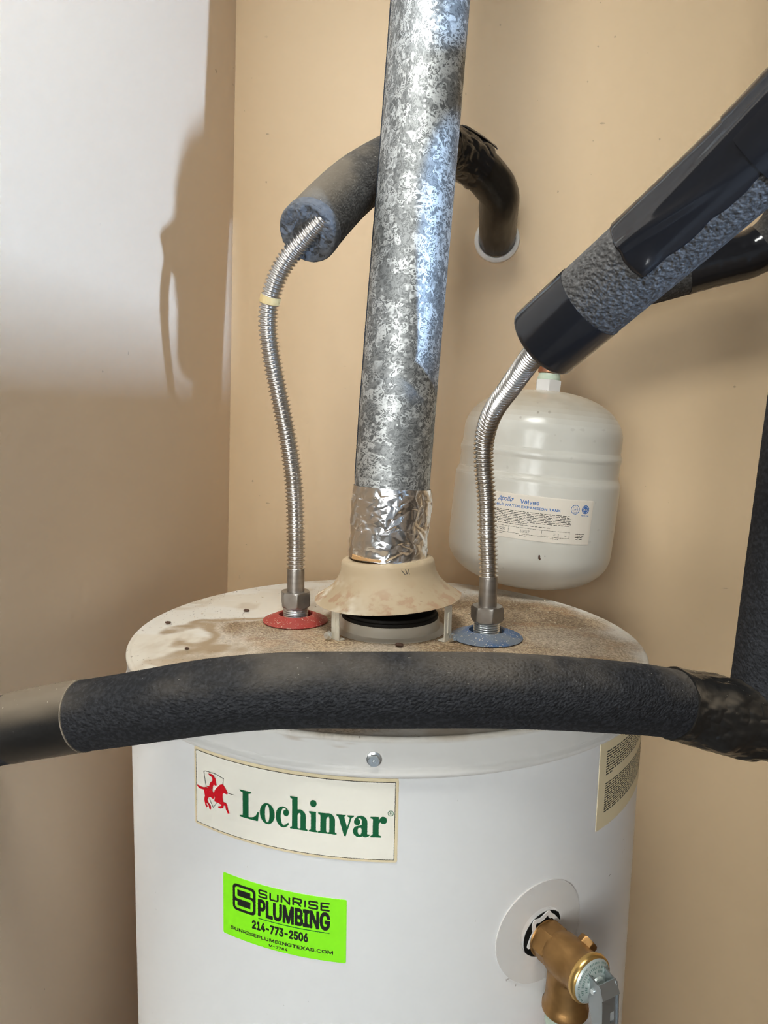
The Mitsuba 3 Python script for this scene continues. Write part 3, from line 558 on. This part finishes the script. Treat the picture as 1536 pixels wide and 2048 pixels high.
ff = np.vstack([np.stack([a.ravel(), b.ravel(), c.ravel()], 1), np.stack([a.ravel(), c.ravel(), d.ravel()], 1)])
put(fk + '__foil_tape', trimesh.Trimesh(vv.reshape(-1, 3), ff, process=False), 'm_foil', 16, 'crumpled aluminium foil tape')
put(fk + '__rust_patch', tape(fpath, -.0003, .0036, FR + .0030, .0004, phi=(-.95, -.02), n=8, nseg=40), 'm_rust', 30, 'bare rusty strip below the foil')

# ------------------------------------------------------------------ insulated pipes
def foam(key, path, r, s0, s1, mat, bore=None, disp=None, n=140, nseg=220, label=None):
    """a foam sleeve; bore = (radius, depth) opens its start"""
    s = np.linspace(s0, s1, n)[1:]; head_s, head_r = [s0, s0, s0 + .0015], [0, r - .003, r]
    if bore:
        head_s, head_r = [s0 + bore[1], s0 + bore[1], s0, s0, s0 + .0008, s0 + .0025], [0, bore[0], bore[0], r - .004, r - .0012, r]
    return put(key, tube(path, np.r_[head_s, s, s1], np.r_[head_r, np.full(len(s), r), 0], nseg, disp), mat, 40, label)
wob = lambda a, seed: (lambda S, F: a * nz(S, F, 16, 1.2, seed))

# left: from the wall, over behind the flue, down to the open end that swallows the hose
lk = 'insulated_pipe'
tag(lk, 'black foam insulated pipe from the wall flange, running behind the flue to the left hose', 'insulated pipe')
lpath = Path([(-.0820, -.0235, .3920), (-.0345, .0960, .4866), (.0125, .1600, .5285), (.0400, .2030, .5390), (.0640, .2330, .5350), (.0850, .2560, .5230), (.0975, .2720, .5090), (.0990, .2900, .4985), (.0990, .3200, .4900), (.0984, .3735, .4755)], ref=(0, 0, 1))
LR = .0292
def taper(S, F): return -.0042 * np.clip((S - .12) / .2, 0, 1) + .0009 * nz(S, F, 16, 1.2, 2)
foam(lk + '__foam_sleeve', lpath, LR, 0.0005, lpath.L - .001, 'm_foam_dusty', None, taper)
def end_face(key, path, r, bore, depth):
    fs = np.array([depth, depth, .001, .0002, 0, .0002, .0008, .0030, .014, .014]); fr = np.array([0, bore, bore, bore + .001, (bore + r) / 2, r - .003, r - .0008, r + .0003, r + .0003, r - .003])
    sub = [(fs[0], fr[0]), (fs[1], fr[1]), (.001, bore)] + [(-.0004, q) for q in np.linspace(bore + .0008, r - .0018, 10)] + [(.0006, r - .0005), (.003, r + .0004), (.013, r + .0005), (.0145, r - .001)]
    a = np.array(sub); s_, r_ = a[:, 0], a[:, 1]; m = tube(path, s_, r_, 128)
    v = np.array(m.vertices).reshape(len(s_), 128, 3); _, D, _, _ = path.at(np.array([0.]))
    amp = meshkit.fbm(v * 130, 3, 4) - .5; amp2 = meshkit.fbm(v * 420, 2, 8) - .5
    w = np.zeros(len(s_)); w[2:14] = 1; w[13] = .5
    v -= D[0] * (amp * .006 + amp2 * .003)[..., None] * w[:, None, None] * -1
    put(key, trimesh.Trimesh(v.reshape(-1, 3), m.faces, process=False), 'm_cut_foam', 45, 'torn open end of grey foam')
end_face(lk + '__cut_end', lpath, LR, .0135, .026)
put(lk + '__tape_strip', tape(lpath, .030, .098, LR + .0004, .0006, phi=(-2.9, -1.05), disp=wob(.0008, 5), n=60, nseg=60), 'm_tape', 40, 'black tape strip along the underside')
def wrinkle(amp, fs, ff, seed): return lambda S, F: amp * (np.abs(nz(S, F, fs, ff, seed)) * 2 - .2)
put(lk + '__tape_wrap', tape(lpath, .222, .292, LR - .0028, .0012, disp=wrinkle(.0032, 26, 1.6, 3), n=60), 'm_tape_clean', 30, 'lumpy black tape wrap')
put(lk + '__tape_wrap', tape(lpath, .285, .352, LR - .0022, .0016, disp=wrinkle(.0045, 34, 1.4, 6), n=60), 'm_tape_clean', 25, 'wrinkled black tape at the elbow')
put(lk + '__tape_flap', tape(lpath, .225, .285, LR + .0006, .0008, phi=(-.9, .9), disp=lambda S, F: .004 * np.clip((F - .2) / .7, 0, 1) + .001 * nz(S, F, 30, 2, 9), n=30, nseg=40), 'm_tape_dusty', 30, 'lifted tape flap')
put(lk + '__tape_flap', tape(lpath, .308, .356, LR + .0016, .0008, phi=(-1.2, .8), disp=lambda S, F: .003 * np.clip((S - .35) / .025, 0, 1) + .001 * nz(S, F, 30, 2, 4), n=30, nseg=40), 'm_tape', 30, 'lifted tape flap')
put(lk + '__tape_wrap', tape(lpath, .350, lpath.L - .0005, LR - .0040, .0008, disp=wrinkle(.0012, 40, 1.6, 8), n=40), 'm_tape_brown', 30, 'brownish black tape near the wall')
wf = frame((.0984, YB, .4745), (0, -1, 0), (1, 0, 0))
put('wall_flange', lathe([(.0245, .0004), (.0318, .0004), (.0322, .0020), (.0315, .0045), (.0290, .0062), (.0262, .0066), (.0245, .0050), (.0245, .0004)], 96, wf), 'm_white', 40, 'white round plastic flange on the back wall where the left pipe enters', 'pipe flange')

# right: taped end over the hose, running up and forward to the right
rk = 'insulated_pipe_001'
tag(rk, 'thick foam insulated pipe with glossy black tape, slanting up to the right edge', 'insulated pipe')
rpath = Path([(.1341, -.1392, .2795), (.1840, -.1800, .3235), (.2541, -.2400, .3870), (.315, -.283, .4450), (.375, -.285, .4900), (.430, -.225, .5150), (.5590, -.080, .540), (.9495, .10, .56)], ref=(0, 0, 1)); RR = .0300
rp0 = rpath
foam(rk + '__foam_sleeve', rpath, RR, .004, rpath.L, 'm_foam_coarse', None, wob(.0008, 12))
put(rk + '__tape_wrap', tube(rpath, np.r_[.03, .03, 0, 0, .0012, np.linspace(.003, .0505, 30), .0505, .0505], np.r_[0, .0125, .0125, RR - .0022, RR - .0003, np.full(30, RR + .0006), RR + .0003, RR - .002], 96, wob(.0005, 3)), 'm_tape_clean', 40, 'smooth black tape round the lower end')
fold = lambda S, F: .0030 * np.exp(-((F - 1.75 - 5 * (S - .13)) / .13) ** 2) * np.exp(-((S - .125) / .035) ** 2) + .0022 * np.exp(-((F - 1.45 + 2 * (S - .16)) / .16) ** 2) + .0030 * np.exp(-((F - 2.3) / .2) ** 2 - ((S - .103) / .008) ** 2) + .0007 * nz(S, F, 20, 1.6, 5)
put(rk + '__tape_strip', tape(rpath, .096, .245, RR + .0004, .0007, phi=(.05, 2.45), disp=fold, n=90, nseg=140), 'm_tape_clean', 40, 'long glossy black tape strip with folds')
put(rk + '__tape_wrap', tape(rpath, .186, .34, RR + .0012, .0010, disp=wrinkle(.0012, 18, 1.3, 13), n=60), 'm_tape_clean', 35, 'black tape wrap at the right edge')

# back: short run near the back wall down to the expansion tank
bk = 'insulated_pipe_002'
tag(bk, 'black insulated pipe close to the back wall, behind the slanting right pipe', 'insulated pipe')
bpath = Path([(.1715, .2520, .3440), (.2000, .2600, .3640), (.3176, .2720, .4050), (.3769, .2720, .4220), (.4180, .2680, .4345), (.4430, .2600, .4600), (.4520, .2560, .5200), (.4600, .2520, 1.2)], ref=(0, -.3, 1)); BR = .0285
foam(bk + '__foam_sleeve', bpath, BR, 0, bpath.L, 'm_foam_dusty', None, wob(.0008, 16))
put(bk + '__tape_wrap', tape(bpath, .178, .275, BR, .0008, disp=wrinkle(.0008, 60, 1., 7), n=60), 'm_tape_clean', 30, 'black tape wrap')
put(bk + '__copper_stub', lathe([(0, 0), (.0105, 0), (.0105, .062), (0, .062)], 40, frame((.1712, .2500, .2800), (.0, .02, 1))), 'm_copper', 40)

# vertical run at the right edge and the long front run over the lid
vk2 = 'insulated_pipe_003'
tag(vk2, 'upright dark foam insulated pipe at the right edge of the picture', 'insulated pipe')
vpath = Path([(.3260, -.1300, -.0080), (.3473, -.0986, .2289), (.3600, -.0800, .36), (.42, .01, 1.2)], ref=(0, -1, 0))
foam(vk2 + '__foam_sleeve', vpath, .0288, .003, vpath.L, 'm_foam', None, wob(.0006, 22))
fk2 = 'insulated_pipe_004'
tag(fk2, 'long black foam insulated pipe lying across the front of the heater lid, dusty on top', 'insulated pipe')
fp = [(-.3075, -.2380, -.0370), (-.2699, -.2384, -.0258), (-.2027, -.2393, -.0085), (-.1420, -.2500, .0085), (-.0998, -.2560, .0200), (-.0425, -.2520, .0277), (.0321, -.2445, .0308), (.0929, -.2313, .0303), (.1468, -.2126, .0252), (.1942, -.1930, .0180), (.2471, -.1615, .0040), (.2900, -.1440, -.0090), (.3300, -.1300, -.0200), (.4200, -.1050, -.0480), (.5600, -.0700, -.0900), (.9495, .0, -.16)]
ppath = Path(fp, ref=(0, 0, 1)); PR = .0264
foam(fk2 + '__foam_sleeve', ppath, PR, 0, ppath.L, 'm_foam', None, wob(.0007, 31), n=260)
def s_at(x): return float(np.interp(x, ppath.q[:, 0], ppath.s))
put(fk2 + '__tape_wrap', tape(ppath, s_at(-.2585), s_at(-.1985), PR, .0006, disp=wob(.0012, 8), n=40), 'm_tape_dusty', 30, 'dusty black tape band near the left wall')
put(fk2 + '__tape_edge', tape(ppath, s_at(-.1992), s_at(-.1984), PR + .0003, .0005, n=6), 'm_dustline', 30, 'dust caught on the tape edge')
lump = lambda S, F: .0022 * np.clip((S - s_at(.255)) / .03, 0, 1) + .0085 * nz(S, F, 26, 1.5, 44) * np.clip((S - s_at(.25)) / .02, .1, 1) + .0045 * np.abs(nz(S, F, 60, 2.2, 47))
put(fk2 + '__tape_wrap', tape(ppath, s_at(.2440), s_at(.3190), PR + .0003, .0008, disp=lump, n=260, nseg=300), 'm_tape_dusty', 28, 'wrinkled dusty black tape near the tee')
put(fk2 + '__tape_wrap', tape(ppath, s_at(.2990), s_at(.40), PR + .0016, .0010, disp=lambda S, F: .0080 * nz(S, F, 28, 1.5, 52) + .0045 * np.abs(nz(S, F, 60, 2.2, 53)), n=260, nseg=300), 'm_tape_dusty', 28, 'wrinkled black tape round the tee')

# ------------------------------------------------------------------ expansion tank
tk = 'expansion_tank'
tag(tk, 'small cream expansion tank with a paper label, leaning by the back wall behind the lid', 'expansion tank')
TB = np.array([.1500, .2480, .0030]); TM = frame(TB, (.078, .012, 1.))
q = np.linspace(0, PI / 2, 14)
prof = [(.1055 * math.sin(a) ** .8 if a else 0, .052 * (1 - math.cos(a))) for a in q] + [(.1058, .075), (.1056, .140), (.1051, .1440), (.1038, .1475), (.1024, .1505), (.1018, .1535), (.1018, .1690), (.1024, .1715), (.1030, .1745), (.1027, .1780), (.1014, .1815), (.1008, .1840), (.1006, .2000)]
prof += [(.1006 * math.cos(a) ** .85, .2000 + .0560 * math.sin(a)) for a in q[1:-1]] + [(.0165, .2555), (0, .2560)]
put(tk + '__shell', lathe(prof, 160, TM), 'm_tank', 35, 'cream painted tank shell with two pressed seams')
put(tk + '__neck', cat_mesh(bevel_hex(.0300, .0165, TM @ frame((0, 0, .2530), (0, 0, 1)), .001)), 'm_flange', 30, 'grey hexagon neck')
put(tk + '__sealant', lathe([(.008, .2694), (.0142, .2694), (.0146, .2715), (.0140, .2740), (.0134, .2775), (.008, .2775)], 48, TM), 'm_sealant', 40, 'green thread sealant')
put(tk + '__fitting', lathe([(.0, .2775), (.0128, .2775), (.0150, .2790), (.0150, .2850), (.0120, .2880), (.0105, .292), (0, .292)], 48, TM), 'm_copper', 40, 'copper fitting')
RT = .1057; A0 = math.radians(-88.5)
tl = tk + '__tank_label'
def tprint(key, g, off, mat, label=None, **k): put(key, on_cylinder(mm(g), RT, off, A0, TM, .005, **k), mat, True, label)
Y0 = 127.5
tprint(tl, rrect(-72, Y0 - 53, 65, Y0, 1.5), .0009, 'm_paper_tank', 'pale paper label with blue and black print', thick=.0005)
ap = affinity.skew(words('Apollo', 5.2, False, 17.0), 14, 0, origin=(0, 0)).buffer(.12)
blue = unary_union([mv(ap, -52.5, Y0 - 9.6), mv(words("'", 5, True), -34.8, Y0 - 10.2), mv(words('Valves', 5.0, True, 21.5), -25.5, Y0 - 10.6), mv(words('POTABLE WATER EXPANSION TANK', 2.8, False, 90).buffer(.12), -68, Y0 - 15.9),
    Point(40, Y0 - 11.5).buffer(5.6).difference(Point(40, Y0 - 11.5).buffer(4.9)), Point(40, Y0 - 11.5).buffer(3.6).difference(Point(40, Y0 - 11.5).buffer(3.2)), mv(words('UPC', 2.0, True, 4.2), 37.9, Y0 - 12.5),
    Point(54, Y0 - 11.0).buffer(5.2).difference(Point(54, Y0 - 11.0).buffer(4.0)), Point(54, Y0 - 11.0).buffer(3.5).difference(mv(words('NSF', 2.2, True, 5.2), 51.4, Y0 - 12.1)), *wordlines(49, 59.5, Y0 - 18.6, .6, 5)])
tprint(tl + '__heading_print', blue, .0011, 'm_blue_ink', 'blue heading and seals')
blk = []
for k in range(8): blk += wordlines(-66, 37, Y0 - 20.6 - k * 1.95, .75, 200 + k, .5 if k == 7 else 1)
blk += wordlines(-66, 12, Y0 - 36.4, .7, 300)
frm = sbox(-66, Y0 - 46.6, 36.5, Y0 - 39.2); blk.append(frm.exterior.buffer(.2)); blk += [sbox(xx, Y0 - 46.6, xx + .4, Y0 - 39.2) for xx in (-36, 3)]
blk += [mv(words('40XT102', 3.0, False, 16), -55.5, Y0 - 44.4), mv(words('10/07', 3.1, False, 11), -22, Y0 - 44.6), mv(words('2.1', 3.1, False, 7), 17, Y0 - 44.6), sbox(30, Y0 - 44, 33, Y0 - 43.3)]
blk += wordlines(-54, -40, Y0 - 48.8, .7, 401) + wordlines(-22, -12, Y0 - 48.8, .7, 402) + wordlines(14, 26, Y0 - 48.8, .7, 403)
for k in range(4): blk += wordlines(44 + (k % 2), 57 - (k % 2), Y0 - 41.0 - k * 2.1, .9, 500 + k)
tprint(tl + '__body_print', unary_union(blk), .0011, 'm_ink', 'small black print')

tprint(tk + '__scuff', unary_union([ell(4, 56, 1.1, 2.6), ell(5.2, 54, .8, 1.5), ell(10.5, 57.5, .6, .5)]), .0006, 'm_grit_dark', 'small dark scuff')

# ------------------------------------------------------------------ grit on the lid
def chips(n, seed, r0, r1, reg, flat_=.45):
    r = np.random.default_rng(seed); out = []
    while len(out) < n:
        x, y = r.uniform(-.25, .25, 2)
        if not (x * x + y * y < .243 ** 2 and y > -.19 and reg(x, y, r)): continue
        if (x - DC[0]) ** 2 + (y - DC[1]) ** 2 < .083 ** 2 or np.hypot(x - NL[0], y - NL[1]) < .038 or np.hypot(x - NR[0], y - NR[1]) < .039: continue
        g = trimesh.creation.icosphere(subdivisions=0); v = g.vertices * (1 + .35 * r.standard_normal((12, 1))) * r.uniform(r0, r1) * [1, r.uniform(.4, 1), flat_]
        a = r.uniform(0, PI); v = v @ np.array([[math.cos(a), -math.sin(a), 0], [math.sin(a), math.cos(a), 0], [0, 0, 1]]); v[:, 2] -= v[:, 2].min() - .0007
        out.append(trimesh.Trimesh(v + [x, y, 0], g.faces, process=False))
    return cat_mesh(*out)
put('dust_grit', chips(420, 5, .0004, .0011, lambda x, y, r: r.random() < .15 + .85 * (x > -.13)), 'm_grit', False, 'pale grit and crumbs scattered over the lid', 'grit', None, 'stuff')
def dead(key, x, y, sc, label, seed):
    r = np.random.default_rng(seed); g = trimesh.creation.icosphere(subdivisions=2); v = np.array(g.vertices); v *= (1 + .9 * (meshkit.fbm(v * 2.3 + seed, 3, seed) - .5))[:, None]
    v = v * [sc, sc * .7, sc * .4]; v[:, 2] -= v[:, 2].min() - .0007
    put(key, trimesh.Trimesh(v + [x, y, 0], g.faces, process=False), 'm_grit_dark', 30, label, 'debris')
dead('debris_flake', .0183, -.0490, .0042, 'dark red brown flake on the lid in front of the draft hood', 2)
dead('debris_flake_001', -.2300, -.0187, .0030, 'dark flake on the lid near its left rim', 4)
dead('debris_flake_002', -.1767, -.0972, .0022, 'small black flake on the lid just above the front pipe', 6)
dead('debris_flake_003', -.1657, .0451, .0034, 'brown flake on the lid left of the red ring', 8)
